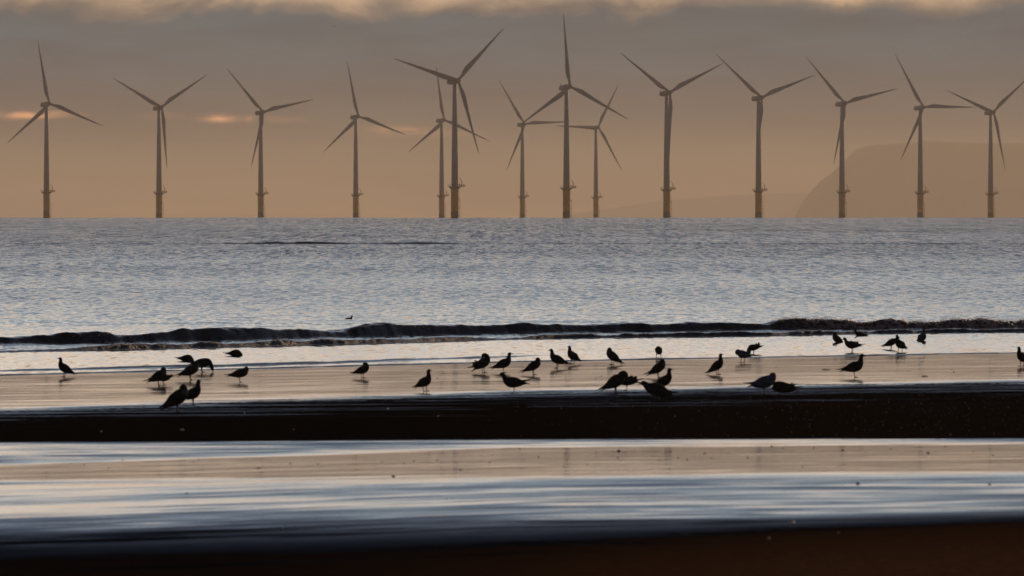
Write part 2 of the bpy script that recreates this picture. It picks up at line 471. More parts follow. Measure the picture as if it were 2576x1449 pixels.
ZS += .05 * np.exp(-((t1 - 5.5) / 2.0) ** 2) * np.clip(fbm(SX * .35 + SY * .1, SY * .1, 3, .5, 44) + .3, 0, 1)
# foamy front of the breaker
lmp = np.abs(fbm(SX * 2.6, SY * 1.4, 4, .6, 43))
ZS += .10 * foam1 * lmp * np.exp(-((t1 - .5) / 1.1) ** 2)
FO = foam1 * sstep(-.25, .1, t1) * (1 - sstep(1.1, 2.4, t1))
# second low bore
ht2 = np.interp(SD, [-900, 0, 150, 270, 600, 900, 1150, 1240, 1290, 1340, 1700, 2100, 2576, 3500], [3, 3, 4, 9, 9, 8, 7, 2.5, 2.5, 6, 8, 7, 6.5, 6])
F2 = crest2(SD)
t2 = SY - F2 + .8 * fbm(SX * .3, SX * 0 + 8, 3, .5, 52)
h2 = 1.35 * ht2 * F2 / F * (1 + .55 * fbm(SX * 1.7, SY * .4, 3, .6, 51))
ZS += ridge(t2, h2, .36, 1.6)
B2 = sstep(-.1, .1, t2) * (1 - sstep(.8, 1.6, t2))
ZS += .012 * B2 * fbm(SX * 6, SY * 3, 3, .6, 53)
# thin swash lines
for (xs, ysw, hs, sd_) in (([-900, 0, 300, 600, 900, 1100, 1300, 1345, 1400], [962, 937.5, 931, 924.5, 914.5, 907, 900.5, 898, 896], [4.2, 4.2, 5, 4.5, 4.5, 5, 4, 1.5, 0], 61),
                           ([0, 420, 760, 1000, 1200], [941, 929.5, 919, 912, 905], [0, 1.6, 2.0, 1.6, 0], 62)):
    ff = np.interp(SD, xs, ysw); hh = np.interp(SD, xs, hs, right=0.0)
    Ff = H * F / (ff - LEVEL)
    tt = SY - Ff + .5 * fbm(SX * .25, SX * 0 + 1, 3, .5, sd_)
    ZS += ridge(tt, hh * Ff / F * (1 + .5 * fbm(SX * 1.3, SY * 0, 3, .5, sd_ + 1)), .30, .9)
# water's edge lip
YS = yshore(SU)
tE = SY - YS + .35 * fbm(SX * .3, SX * 0 + 5, 4, .5, 71)
lip = (.026 + .012 * fbm(SX * 1.1, SX * 0, 3, .6, 72)) * sstep(-.05, .22, tE)
ZS += lip * np.exp(-np.clip(tE / 6, 0, 9)) + .012 * sstep(-.1, .3, tE)
ZS = np.where(tE < -.05, -.05, ZS)
# gentle swell behind the breaker, growing offshore
off = sstep(2, 9, t1)
ZS += off * (.035 * np.exp(-((SY - 292) / 22) ** 2) * fbm(SX * .16 + SY * .06, SY * .16, 3, .5, 81) * 1.6)
ZS += off * .05 * fbm(SX * .03, SY * .05, 2, .5, 83) * sstep(300, 800, SY)
# small break on the outer bar
x6 = np.interp(SD, [-900, 500, 640, 760, 860, 940, 1060, 1160, 1300, 1700, 2100, 2576, 3500], [.02, .03, .09, .13, .08, .07, .10, .03, .02, .03, .04, .03, .02])
foot6 = np.interp(SD, [-900, 2576, 3500], [612.3, 612.5, 612.5])
F6 = H * F / (foot6 - LEVEL)
t6 = SY - F6 + 3 * fbm(SX * .12, SX * 0 + 2, 3, .5, 91)
ZS += ridge(t6, 1.7 * x6 * (1 + .5 * fbm(SX * .7, SX * 0, 3, .6, 92)), .50, 6)
# far waves that roughen the horizon
ZS += sstep(2500, 5200, SY) * (.75 * fbm(SX * .035, SY * .012, 4, .6, 95) + .25 * vnoise(SX * .012, SY * .01, 97))
ZS += drop(SX ** 2 + SY ** 2)
chopS = np.interp(SY, [188, 205, 240, 262, 285, 310, 380, 600, 900, 1500, 4000, 40000], [.10, .12, .14, .22, .30, .36, .46, .70, .95, 1.0, .95, .95])
nearw = np.exp(-((t1 + .3) / 3.5) ** 2)
chopS = chopS + .12 * nearw + .26 * sstep(-.5, 1, t2) * (1 - sstep(-.5, .5, t1))
ZS += .016 * sstep(.5, 2, t2) * (1 - sstep(-.8, .2, t1)) * fbm(SX * 1.1 + SY * .5, SY * .7, 4, .6, 88)

m, nt, out = new_mat('sea_water'); n = N(nt)
geo = n.node('ShaderNodeNewGeometry')
px, py, pz = n.sep(geo.outputs['Position'])
chopA, foamA, boreA = n.attr('chop'), n.attr('foam'), n.attr('bore')
w1 = n.noise(n.comb(n.math('MULTIPLY', px, 5.0), n.math('MULTIPLY', py, 1.15), 0.0), 1.0, 2, .55, .15)
w2 = n.noise(n.comb(n.math('MULTIPLY', px, 2.3), n.math('MULTIPLY', py, .16), 7.0), 1.0, 2, .55)
w4 = n.noise(n.comb(n.math('MULTIPLY', px, 1.1), n.math('MULTIPLY', py, .014), 5.0), 1.0, 3, .60)
offA, farA = n.attr('offshore'), n.attr('open')
w3 = n.noise(n.comb(n.math('MULTIPLY', px, .008), n.math('MULTIPLY', py, .006), 2.0), 1.0, 3, .5)
a1 = n.sep(w1.outputs['Color']); a2 = n.sep(w2.outputs['Color']); a4 = n.sep(w4.outputs['Color'])
sy = n.math('ADD', n.math('MULTIPLY', n.math('SUBTRACT', a1[1], .5), .52), n.math('MULTIPLY', n.math('MULTIPLY', n.math('SUBTRACT', a2[1], .5), .58), offA))
sy = n.math('ADD', sy, n.math('MULTIPLY', n.math('MULTIPLY', n.math('SUBTRACT', a4[1], .5), .70), farA))
gust = n.remap(w3.outputs['Fac'], .3, .7, .84, 1.18)
sy = n.math('MULTIPLY', n.math('MULTIPLY', n.math('ADD', sy, .085), chopA), gust)
sy = n.math('ADD', n.math('MAXIMUM', sy, -.004), .0045)
sx = n.math('MULTIPLY', n.math('ADD', n.math('MULTIPLY', n.math('SUBTRACT', a1[0], .5), .16), n.math('MULTIPLY', n.math('SUBTRACT', a2[0], .5), .16)), chopA)
nrm = n.vmath('NORMALIZE', n.vmath('ADD', geo.outputs['Normal'], n.comb(sx, n.math('MULTIPLY', sy, -1.0), 0.0)))
wp = n.node('ShaderNodeBsdfPrincipled')
wp.inputs['Base Color'].default_value = (.010, .010, .011, 1)
wp.inputs['IOR'].default_value = 1.333
wp.inputs['Roughness'].default_value = .05
n.link(nrm, wp.inputs['Normal'])
fp = n.node('ShaderNodeBsdfPrincipled')
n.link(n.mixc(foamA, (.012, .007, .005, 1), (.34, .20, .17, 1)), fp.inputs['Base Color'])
fp.inputs['Roughness'].default_value = .45
fn = n.noise(n.comb(n.math('MULTIPLY', px, 7.0), n.math('MULTIPLY', py, 4.0), n.math('MULTIPLY', pz, 9.0)), 1.0, 5, .7)
fb = n.node('ShaderNodeBump'); fb.inputs['Strength'].default_value = 1.0; fb.inputs['Distance'].default_value = .12
n.link(fn.outputs['Fac'], fb.inputs['Height']); n.link(fb.outputs[0], fp.inputs['Normal'])
fm = n.math('MULTIPLY', n.math('MAXIMUM', foamA, n.math('MULTIPLY', boreA, .26)), n.remap(fn.outputs['Fac'], .38, .62))
mx = n.node('ShaderNodeMixShader'); n.link(fm, mx.inputs[0]); n.link(wp.outputs[0], mx.inputs[1]); n.link(fp.outputs[0], mx.inputs[2])
n.link(mx.outputs[0], out.inputs[0])
sea = grid_obj('sea_water', SX, SY, ZS, m, {'chop': chopS, 'offshore': np.interp(SY, [260, 420, 900, 2500, 6000], [.12, .45, 1, 1, .6]), 'open': np.interp(SY, [500, 1500, 3000], [.06, .7, 1]), 'foam': FO, 'bore': B2 * np.clip(ht2 / 8 - .35, 0, 1)})
tag(sea, kind='structure')

# bright flecks of spray thrown off the crests plus ones standing in for swash lip glints
m, nt, out = new_mat('spray_drops'); n = N(nt)
p = n.node('ShaderNodeBsdfPrincipled'); p.inputs['Base Color'].default_value = (.85, .85, .86, 1); p.inputs['Roughness'].default_value = .25
tl = n.node('ShaderNodeBsdfTranslucent'); tl.inputs[0].default_value = (.95, .88, .82, 1)
mx = n.node('ShaderNodeMixShader'); mx.inputs[0].default_value = .6
n.link(p.outputs[0], mx.inputs[1]); n.link(tl.outputs[0], mx.inputs[2]); n.link(mx.outputs[0], out.inputs[0])
r0 = sum(q[2] for q in segs[:5]); r1 = r0 + segs[5][2]
e0 = sum(q[2] for q in segs[:1]); e1 = e0 + segs[1][2] + 6
rs = random.Random(5); vs, fs = [], []
def fleck(x, y, z, s_):
    b0 = len(vs); o_ = [Vector((rs.gauss(0, 1), rs.gauss(0, 1), rs.gauss(0, 1))).normalized() * s_ * rs.uniform(.6, 1.2) for _ in range(4)]
    vs.extend([(x + q.x * 1.4, y + q.y, z + q.z) for q in o_]); fs.extend([(b0, b0 + 1, b0 + 2), (b0, b0 + 2, b0 + 3), (b0, b0 + 3, b0 + 1), (b0 + 1, b0 + 3, b0 + 2)])
def col_of(xq): return int(np.argmin(np.abs(cd - xq)))
def crest_fleck(xq, up, s_):
    c = col_of(xq); k = r0 + int(np.argmax(ZS[r0:r1, c])); k2 = max(r0, k - rs.randrange(0, 7))
    fleck(SX[k2, c] + rs.uniform(-.03, .03), SY[k2, c] - .02, ZS[k2, c] + abs(rs.gauss(0, up)), s_)
clump = [rs.uniform(1960, 2640) for _ in range(26)]
for k in range(2600):
    xq = rs.choice(clump) + rs.gauss(0, 20) if rs.random() < .72 else rs.uniform(1940, 2660)
    crest_fleck(xq, .035 if rs.random() < .9 else .10, rs.uniform(.005, .019))
for c0, w_, n_ in ((245, 38, 42), (300, 30, 12), (930, 55, 48), (1030, 40, 10), (1076, 4, 5), (2200, 30, 20), (560, 8, 3), (1400, 8, 2), (1880, 40, 8)):  # these crest flecks also stand in for backlit glow
    for k in range(n_): crest_fleck(rs.gauss(c0, w_), .014, rs.uniform(.006, .015))
for k in range(170):                                   # white flecks in place of glints on the swash lip
    c = col_of(rs.uniform(300, 2600)); kk = e0 + int(np.argmax(ZS[e0:e1, c]))
    fleck(SX[kk, c], SY[kk, c] - .05, ZS[kk, c] + .004, rs.uniform(.003, .010))
q0 = sum(q[2] for q in segs[:3]); q1 = q0 + segs[3][2]
for k in range(130):                                   # little foam points on the second bore
    c = col_of(rs.uniform(150, 2600)); kk = q0 + int(np.argmax(ZS[q0:q1, c] - ZS[q0, c]))
    fleck(SX[kk, c], SY[kk, c] - .03, ZS[kk, c] + abs(rs.gauss(0, .01)), rs.uniform(.003, .007))
tag(mesh_obj('sea_spray', vs, fs, m, smooth=False), kind='stuff')

# ------------------------------------------------------------------ headlands
def headland(name, D, prof, depth, mat, seed):
    """a cliffed landform: ridge profile swept back from its seaward face"""
    xs = np.linspace(prof[0][0], prof[-1][0], 260)
    top = np.interp(xs, [p[0] for p in prof], [p[1] for p in prof])
    base = D * D / R2
    X = (xs - CX) / F * D
    top = top + 1.3 * fbm(xs * .05, xs * 0, 4, .6, seed + 2)
    hgt = (LEVEL - top) * D / F + H
    vs = np.array([0, .10, .25, .45, .65, .85, 1.0])
    hf = np.array([0, .55, .86, .97, 1.0, 1.0, 1.0])
    rows_x, rows_y, rows_z = [], [], []
    for v, hh in zip(vs, hf):
        nn = fbm(X * .004, X * 0 + v * 5, 4, .55, seed)
        rows_x.append(X + nn * 12); rows_y.append(D + v * 500 + nn * 90 * (1 - v))
        rows_z.append(-base - 3 + (hgt + base + 3) * np.clip(hh + .03 * nn * (1 - hh), 0, 1))
    for v, hh in ((1.6, 1.0), (3.0, .95), (5.0, .8), (7.0, 0.0)):
        rows_x.append(X); rows_y.append(np.full_like(X, D + 500 + v * depth / 7)); rows_z.append(-base - 3 + (hgt + base + 3) * hh)
    return tag(grid_obj(name, np.array(rows_x), np.array(rows_y), np.array(rows_z), mat), kind='structure')
rock = principled('cliff_rock', (.13, .105, .08), .95, .30, .006)
headland('headland_cliff', 41000, [(2036, 556), (2044, 540), (2056, 505), (2072, 474), (2098, 444), (2122, 430), (2146, 402), (2176, 375), (2188, 366), (2236, 361), (2290, 358), (2340, 353.5), (2400, 355), (2470, 358),
                               (2576, 358), (2750, 352), (2950, 362)], 3000, rock, 4)
headland('headland_low', 68000, [(1380, 556), (1450, 536), (1540, 524), (1640, 508), (1740, 499), (1830, 492), (1900, 487), (2000, 484), (2100, 482), (2300, 482), (2600, 482)], 1800, rock, 9)

# ------------------------------------------------------------------ wind turbines
paint = principled('turbine_paint', (.35, .37, .40), .6, .06, .4, .25)
yellow = principled('foundation_yellow', (.85, .30, .008), .55, .14, .5)
algae = principled('waterline_growth', (.07, .055, .03), .9, .3, .9)
steel = principled('galvanised_steel', (.22, .17, .11), .6, .1, 1.0)
HH, LB = 86.5, 48.4
TP = 20.2            # top of the yellow foundation
def build_turbine():
    r = empty('wind_turbine', (0, 0, 0))
    b = MB(); b.tube([(0, 0, TP), (0, 0, 40), (0, 0, 62), (0, 0, HH - 1.9)], [2.15, 1.95, 1.6, 1.22], 32); b.obj('tower', paint, r)
    b = MB(); b.tube([(0, 0, -8), (0, 0, 5.2), (0, 0, TP - .6), (0, 0, TP)], [2.38, 2.38, 2.38, 2.55], 32)
    fo = b.obj('foundation', yellow, r)
    b = MB(); b.tube([(0, 0, -7), (0, 0, 3.8), (0, 0, 4.6)], [2.43, 2.43, 2.40], 32); b.obj('waterline_band', algae, fo)
    b = MB()
    b.tube([(0, 0, TP - .45), (0, 0, TP - .1)], [4.3, 4.3], 24)
    b.tube([(0, 0, TP - 1.7), (0, 0, TP - .5)], [2.6, 4.0], 24)
    b.box((4.4, -.4, TP - .27), (3.6, 3.2, .3))
    pl = b.obj('platform', steel, r, smooth=False)
    b = MB()
    ring = [(4.25 * math.cos(a), 4.25 * math.sin(a)) for a in np.linspace(0, 2 * math.pi, 17)[:-1]]
    for (x, y) in ring + [(6.1, -1.9), (6.1, -.4), (6.1, 1.1), (5.2, -1.9), (5.2, 1.1)]:
        b.tube([(x, y, TP - .2), (x, y, TP + 1.15)], .06, 6)
    for zz in (.55, 1.12):
        pts = [(x, y, TP + zz) for x, y in ring]
        for i in range(16): b.tube([pts[i], pts[(i + 1) % 16]], .05, 6)
        b.tube([(5.0, -1.9, TP + zz), (6.1, -1.9, TP + zz), (6.1, 1.1, TP + zz), (5.0, 1.1, TP + zz)], .05, 6)
    b.obj('railing', steel, pl)
    b = MB()
    b.tube([(4.4, -.5, TP - .1), (4.4, -.5, TP + 1.0), (4.4, -.5, TP + 2.7)], [.5, .28, .24], 10)
    b.tube([(4.75, -.5, TP + 2.5), (4.2, -.5, TP + 3.5), (3.0, -.5, TP + 5.6)], [.26, .22, .14], 8)
    b.box((5.9, -.4, TP + .6), (.9, 1.2, 1.0))
    b.box((3.0, .2, TP + .8), (.7, 1.0, 1.6))
    b.obj('service_crane', steel, r)
    b = MB()
    for s in (-.55, .55): b.tube([(3.25, s, -4), (3.25, s, 11.8)], .16, 8)
    for k in range(24): b.tube([(3.25, -.55, -3 + k * .62), (3.25, .55, -3 + k * .62)], .05, 6)
    for zz in (1.5, 6.5, 11.4): b.tube([(2.2, .5, zz), (3.25, .5, zz)], .14, 6); b.tube([(2.2, -.5, zz), (3.25, -.5, zz)], .14, 6)
    b.box((3.0, 0, 11.9), (1.2, 1.8, .18))
    for s in (-.4, .4): b.tube([(2.75, s, 11.9), (2.75, s, TP - .4)], .07, 6)
    b.obj('access_ladder', yellow, r)
    # nacelle axis along -y (front), tilted up
    tilt = Matrix.Translation((0, 0, HH)) @ Matrix.Rotation(math.radians(-6), 4, 'X')
    rings = []
    for (y, w, zt, zb) in ((-3.2, 1.35, 1.35, -1.4), (-2.6, 1.7, 1.6, -1.75), (0, 1.85, 1.75, -1.9), (3.0, 1.85, 1.75, -1.85), (6.0, 1.75, 1.65, -1.6), (7.4, 1.5, 1.4, -1.2), (7.9, 1.0, .9, -.6)):
        ring_ = []
        for k in range(20):
            a = 2 * math.pi * k / 20; c, s = math.cos(a), math.sin(a)
            sx_ = math.copysign(abs(c) ** .6, c) * w; sz_ = math.copysign(abs(s) ** .6, s)
            ring_.append(Vector((sx_, y, sz_ * (zt if s > 0 else -zb))))
        rings.append(ring_)
    yawm = Matrix.Rotation(math.radians(30), 4, 'Z')
    b = MB(); b.rings([[yawm @ (tilt @ p) for p in q] for q in rings]); nac = b.obj('nacelle', paint, r)
    b = MB()
    P = lambda x, y, z_: yawm @ (tilt @ Vector((x, y, z_)))
    b.tube([P(0, 7.3, 1.2), P(0, 7.5, 2.3), P(0, 7.75, 3.5)], [.42, .26, .07], 8)
    b.tube([P(.9, 7.2, 1.2), P(.9, 7.3, 2.6)], .06, 6)
    b.tube([P(-1.2, 6.7, 1.3), P(-1.2, 6.7, 1.8), P(1.2, 6.7, 1.8), P(1.2, 6.7, 1.3)], .06, 6)
    b.obj('wind_mast', steel, nac)
    hubp = P(0, -4.6, 0)
    b = MB()
    prof = ((-1.5, 1.55), (-.9, 1.65), (.3, 1.65), (1.2, 1.35), (1.8, .85), (2.1, .3))
    b.rings([[Vector((rad * math.cos(a), -yv, rad * math.sin(a))) for a in np.linspace(0, 2 * math.pi, 21)[:-1]] for yv, rad in prof])
    hub = b.obj('hub', paint, r)
    # blade along +z, trailing edge bulging to -x
    st = [(0.9, .85, .85, .85), (2.5, .85, .90, .80), (4.5, .88, 1.25, .62), (7, .95, 2.05, .50), (9.5, .98, 2.40, .42), (13, .95, 2.15, .34),
          (19, .84, 1.62, .25), (26, .70, 1.18, .17), (33, .55, .82, .11), (40, .38, .50, .07), (44, .25, .26, .045), (46.1, .12, .10, .03), (46.5, .03, .02, .015)]
    rings = []
    for (zv, le, te, th) in st:
        zv *= LB / 46.5
        rr = []
        for k in range(16):
            a = 2 * math.pi * k / 16; c, s = math.cos(a), math.sin(a)
            rr.append(Vector(((le * c if c > 0 else te * c), th * s - .018 * zv * zv / LB, zv)))
        rings.append(rr)
    b = MB(); b.rings(rings); b0 = b.obj('blade', paint, r)
    bl = [b0]
    for _ in range(2):
        c = b0.copy(); COL.objects.link(c); c.parent = r; bl.append(c)
    return r, hub, bl, hubp
def set_rotor(hub, blades, hubp, th, yaw):
    base = Matrix.Translation(hubp) @ Matrix.Rotation(yaw, 4, 'Z') @ Matrix.Rotation(math.radians(-6), 4, 'X')
    hub.matrix_local = base @ Matrix.Rotation(th, 4, 'Y')
    for k, b in enumerate(blades):
        b.matrix_local = base @ Matrix.Rotation(th + k * 2 * math.pi / 3, 4, 'Y')
def copy_tree(o, parent=None):
    c = o.copy(); COL.objects.link(c); c.parent = parent
    if parent: c.matrix_local = o.matrix_local.copy()
    for ch in list(o.children): copy_tree(ch, c)
    return c

dip = math.sqrt(2 * H / 7.4e6)
def dist_for(px_h):
    best = None
    for D in range(4500, 14000, 5):
        a = (HH - D * D / R2 - H) / D + dip
        if best is None or abs(a * F - px_h) < best[0]: best = (abs(a * F - px_h), D)
    return best[1]
# tower x, hub row, rotor phase, label
TB = [(117, 262, -9, 'leftmost wind turbine, standing over the glowing orange cloud slit, one blade straight up'),
      (400, 271, -62, 'wind turbine with blades in a Y shape, second from the left edge'),
      (656, 283, -42.5, 'third wind turbine from the left, one low blade slipping out left of its tower'),
      (895, 294, -10.5, 'wind turbine left of the overlapping pair, right blade tip on the pale cloud glow'),
      (1111, 303, -7, 'small hazy wind turbine close behind the left side of the biggest turbine'),
      (1144, 204, -74, 'biggest, darkest wind turbine near the middle, with a blade across the small hazy one'),
      (1314, 313, -32.5, 'small hazy wind turbine left of the tallest upright bladed turbine'),
      (1425, 219, -3, 'wind turbine whose upright blade reaches highest in the sky'),
      (1499, 321, 31, 'smallest hazy wind turbine, behind the right blade of the tallest, one blade level left'),
      (1677, 234, -55, 'wind turbine right of centre, third blade hidden along its thickened looking tower'),
      (1908, 247, -50, 'wind turbine left of the headland cliff, a blade tip peeping out left of its tower'),
      (2118, 261, -43.5, 'wind turbine in front of the sloping end of the headland cliff'),
      (2315, 271, -30, 'wind turbine in front of the headland with one blade pointing level right'),
      (2492, 283, -69, 'rightmost wind turbine, its upper right blade cut off by the picture edge')]
proto = build_turbine()
for i, (tx, hy, ph, lab) in enumerate(TB):
    if i == 0:
        r, hub, blades, hubp = proto
    else:
        r = copy_tree(proto[0])
        hub = [c for c in r.children if c.name.startswith('hub')][0]
        blades = [c for c in r.children if c.name.startswith('blade')]
    D = dist_for(549 - hy)
    X = (tx - CX) / F * D
    r.location = (X, D, drop(X * X + D * D))
    set_rotor(hub, blades, hubp, math.radians(ph), math.radians(30))
    tag(r, lab, 'wind turbine', 'wind turbines standing in the sea')

# ------------------------------------------------------------------ gulls
def feather_mat(name, dark, pale, bias):
    m, nt, out = new_mat(name); n = N(nt)
    p = n.node('ShaderNodeBsdfPrincipled'); tc = n.node('ShaderNodeTexCoord')
    mp = n.vmath('MULTIPLY', tc.outputs['Object'], (14, 30, 30))
    ns = n.noise(mp, 1.0, 4, .6)
    v = n.node('ShaderNodeTexVoronoi'); n.link(n.vmath('MULTIPLY', tc.outputs['Object'], (30, 60, 60)), v.inputs['Vector'])
    f = n.math('MULTIPLY', n.remap(ns.outputs['Fac'], .35, .7), bias)
    n.link(n.mixc(f, (*dark, 1), (*pale, 1)), p.inputs['Base Color'])
    b = n.node('ShaderNodeBump'); b.inputs['Strength'].default_value = .35; b.inputs['Distance'].default_value = .01
    n.link(v.outputs['Distance'], b.inputs['Height']); n.link(b.outputs[0], p.inputs['Normal'])
    p.inputs['Roughness'].default_value = .85; p.inputs['Specular IOR Level'].default_value = .15
    n.link(p.outputs[0], out.inputs[0]); return m
plum_dark = feather_mat('plumage_dark', (.016, .014, .013), (.045, .037, .032), 1.0)
plum_pale = feather_mat('plumage_pale', (.055, .055, .07), (.13, .13, .16), 1.0)
bill_m = principled('bill_horn', (.06, .03, .015), .5, .2, 30)
leg_m = principled('leg_skin', (.14, .06, .045), .6, .2, 30)

# control rings: x, z, half height, half width
BODY = [(-.205, .214, .024, .036), (-.14, .224, .060, .066), (-.05, .238, .092, .088), (.045, .252, .098, .092)]
HEADS = {
    'up':     [(.11, .285, .066, .060), (.145, .335, .042, .042), (.160, .375, .034, .034), (.180, .402, .035, .032), (.207, .400, .026, .022), (.222, .394, .012, .010), (.268, .386, .005, .005)],
    'tall':   [(.10, .29, .064, .060), (.128, .345, .041, .041), (.138, .395, .033, .033), (.156, .425, .034, .032), (.184, .423, .026, .022), (.200, .417, .012, .010), (.246, .408, .005, .005)],
    'low':    [(.115, .262, .068, .060), (.165, .282, .046, .044), (.195, .300, .037, .035), (.222, .304, .034, .031), (.247, .298, .024, .021), (.262, .291, .011, .010), (.305, .278, .005, .005)],
    'tucked': [(.10, .275, .080, .068), (.135, .312, .060, .052), (.145, .338, .047, .042), (.158, .330, .040, .036), (.172, .305, .026, .024), (.172, .280, .012, .010), (.165, .25, .005, .005)],
    'hidden': [(.10, .262, .082, .068), (.135, .275, .070, .056), (.152, .285, .050, .044), (.16, .288, .030, .028), (.166, .288, .012, .012)],
    'feed':   [(.115, .238, .072, .062), (.165, .205, .050, .046), (.198, .155, .037, .036), (.215, .112, .033, .031), (.226, .085, .024, .021), (.232, .068, .011, .010), (.240, .022, .005, .005)],
    'duck':   [(.11, .225, .070, .062), (.155, .196, .052, .046), (.175, .175, .040, .036), (.19, .158, .028, .024), (.196, .148, .012, .010)],
    'preen':  [(.105, .280, .068, .060), (.125, .332, .045, .043), (.105, .372, .036, .035), (.070, .378, .034, .031), (.045, .366, .024, .021), (.030, .355, .011, .010), (-.006, .325, .005, .005)],
    'chest':  [(.10, .27, .070, .062), (.145, .305, .048, .044), (.178, .300, .038, .035), (.192, .268, .034, .031), (.190, .242, .024, .021), (.184, .226, .011, .010), (.172, .188, .005, .005)],
}
def catmull(P, n):
    P = np.array(P, float); P = np.vstack([2 * P[0] - P[1], P, 2 * P[-1] - P[-2]])
    out = []
    for i in range(1, len(P) - 2):
        for k in range(n):
            t = k / n
            out.append(.5 * (2 * P[i] + (P[i + 1] - P[i - 1]) * t + (2 * P[i - 1] - 5 * P[i] + 4 * P[i + 1] - P[i + 2]) * t * t + (3 * P[i] - P[i - 1] - 3 * P[i + 1] + P[i + 2]) * t ** 3))
    out.append(P[-2]); return np.array(out)
def loft(mb, ctrl, n=4, yoff=0.0, k=14):
    C = catmull(ctrl, n); rings = []
    for i in range(len(C)):
        tx, tz = C[min(i + 1, len(C) - 1), :2] - C[max(i - 1, 0), :2]
        l = math.hypot(tx, tz) or 1; nx, nz = -tz / l, tx / l
        yo = C[i, 4] if C.shape[1] > 4 else yoff
        hh, ww = max(C[i, 2], .003), max(C[i, 3], .003)
        rings.append([Vector((C[i, 0] + nx * hh * math.sin(a), yo + ww * math.cos(a), C[i, 1] + nz * hh * math.sin(a))) for a in np.linspace(0, 2 * math.pi, k + 1)[:-1]])
    mb.rings(rings)

def gull(label, xd, yd, face, pose='up', pitch=0, legs=2, s=1.0, fluff=0, plum=None, sink=None, fork=.03, group='gulls resting along the water line', spread=.03):
    """face: degrees, 0 = bill toward +x, 180 = toward -x, negative turns it toward the sea"""
    mb = MB()
    dz = -.042 if legs else 0.0
    head = HEADS[pose]
    ctrl = [(-.30, .196, .006, .016), (-.255, .204, .011, .022)] + BODY + head
    ctrl = [(x, z + (dz if pose not in ('feed',) or i < 6 else dz * .3), a, b) for i, (x, z, a, b) in enumerate(ctrl)]
    piv = Vector((-.01, 0, .215 + dz)); ca, sa = math.cos(math.radians(pitch)), math.sin(math.radians(pitch))
    def rot(x, z, amount=1.0):
        a = math.radians(pitch) * amount; c, s_ = math.cos(a), math.sin(a)
        dx, dz = x - piv.x, z - piv.z
        return piv.x + dx * c - dz * s_, piv.z + dx * s_ + dz * c
    cc = []
    for i, (x, z, a, b) in enumerate(ctrl):
        x, z = rot(x, z); cc.append((x, z, a, b))
    nb = 2 + len(BODY)
    cc = [(x, z, a * 1.12, b * 1.12) if nb <= i < len(cc) - 2 else (x, z, a, b) for i, (x, z, a, b) in enumerate(cc)]
    loft(mb, cc, 4)
    for sgn in (-1, 1):                                        # folded wings crossing over the tail
        w = [(.10, .275, .018, .012, .052), (.05, .272, .048, .017, .070), (-.04, .262, .058, .017, .072), (-.13, .243, .042, .014, .052),
             (-.22, .222 + fork * .5, .020, .009, .026), (-.31, .205 + fork, .010, .006, .010), (-.365, .200 + fork * 1.25, .004, .004, .004)]
        loft(mb, [(*rot(x, z + dz), a, b, sgn * y) for x, z, a, b, y in w], 4, k=10)
    if fluff:                                                   # ruffled loose feathers
        rr = random.Random(int(xd * 7 + yd))
        for i in range(8 + 5 * fluff):
            bx = rr.uniform(-.19, -.06); bz = rr.uniform(.26, .31) + dz; y = rr.uniform(-.05, .05)
            L = rr.uniform(.03, .05 + .014 * fluff); ang = math.radians(rr.uniform(110, 178))
            p0 = rot(bx, bz - .02); p1 = rot(bx + L * .6 * math.cos(ang), bz + L * .6 * math.sin(ang)); p2 = rot(bx + L * math.cos(ang + .15), bz + L * math.sin(ang + .15))
            mb.tube([(p0[0], y, p0[1]), (p1[0], y * 1.1, p1[1]), (p2[0], y * 1.2, p2[1])], [.021, .016, .005], 6)
    if legs:
        for j in range(legs):
            y0 = (0.0 if legs == 1 else (-spread, spread)[j]); x0 = -.005 + (0 if legs == 1 else (.012, -.012)[j])
            hx, hz = rot(x0 - .01, .215 + dz)
            mb.tube([(hx, y0 * .8, hz), (x0 - .004, y0, .122), (x0 - .012, y0, .072), (x0 + .002, y0, .012), (x0 + .002, y0, .002)], [.020, .013, .0085, .0080, .0095], 8)
            for aa in (-.42, 0, .42):                           # webbed toes
                mb.tube([(x0, y0, .010), (x0 + .032 * math.cos(aa), y0 + .032 * math.sin(aa), .008), (x0 + .062 * math.cos(aa), y0 + .062 * math.sin(aa), .006)], [.009, .008, .0055], 6)
            mb.add([(x0 + .006, y0, .012), (x0 + .055, y0 - .022, .010), (x0 + .055, y0 + .022, .010), (x0 + .006, y0, .004), (x0 + .055, y0 - .022, .003), (x0 + .055, y0 + .022, .003)],
                   [(0, 1, 2), (5, 4, 3), (0, 3, 4, 1), (1, 4, 5, 2), (2, 5, 3, 0)])
    o = mb.obj('gull', [plum or plum_dark, bill_m, leg_m])
    # fuse everything into one continuous skin
    md = o.modifiers.new('fuse', 'REMESH'); md.mode = 'VOXEL'; md.voxel_size = .0052; md.use_smooth_shade = True
    dg = bpy.context.evaluated_depsgraph_get()
    me = bpy.data.meshes.new_from_object(o.evaluated_get(dg))
    o.modifiers.clear(); old = o.data; o.data = me; bpy.data.meshes.remove(old)
    me.name = 'gull'
    if len(me.materials) < 3:
        me.materials.clear()
        for q in (plum or plum_dark, bill_m, leg_m): me.materials.append(q)
    nv = len(me.vertices); co = np.empty(nv * 3); me.vertices.foreach_get('co', co); co = co.reshape(-1, 3)
    vi = np.array([p.vertices[0] for p in me.polygons]); c = co[vi]
    idx = np.zeros(len(vi), np.int32)
    tipx, tipz = cc[-1][0], cc[-1][1]
    if pose != 'hidden':
        idx[np.hypot(c[:, 0] - tipx, c[:, 2] - tipz) < .046] = 1
    if legs: idx[(c[:, 2] < .105) & (np.hypot(c[:, 0], c[:, 1]) < .1) & (np.hypot(c[:, 0] - tipx, c[:, 2] - tipz) > .03)] = 2
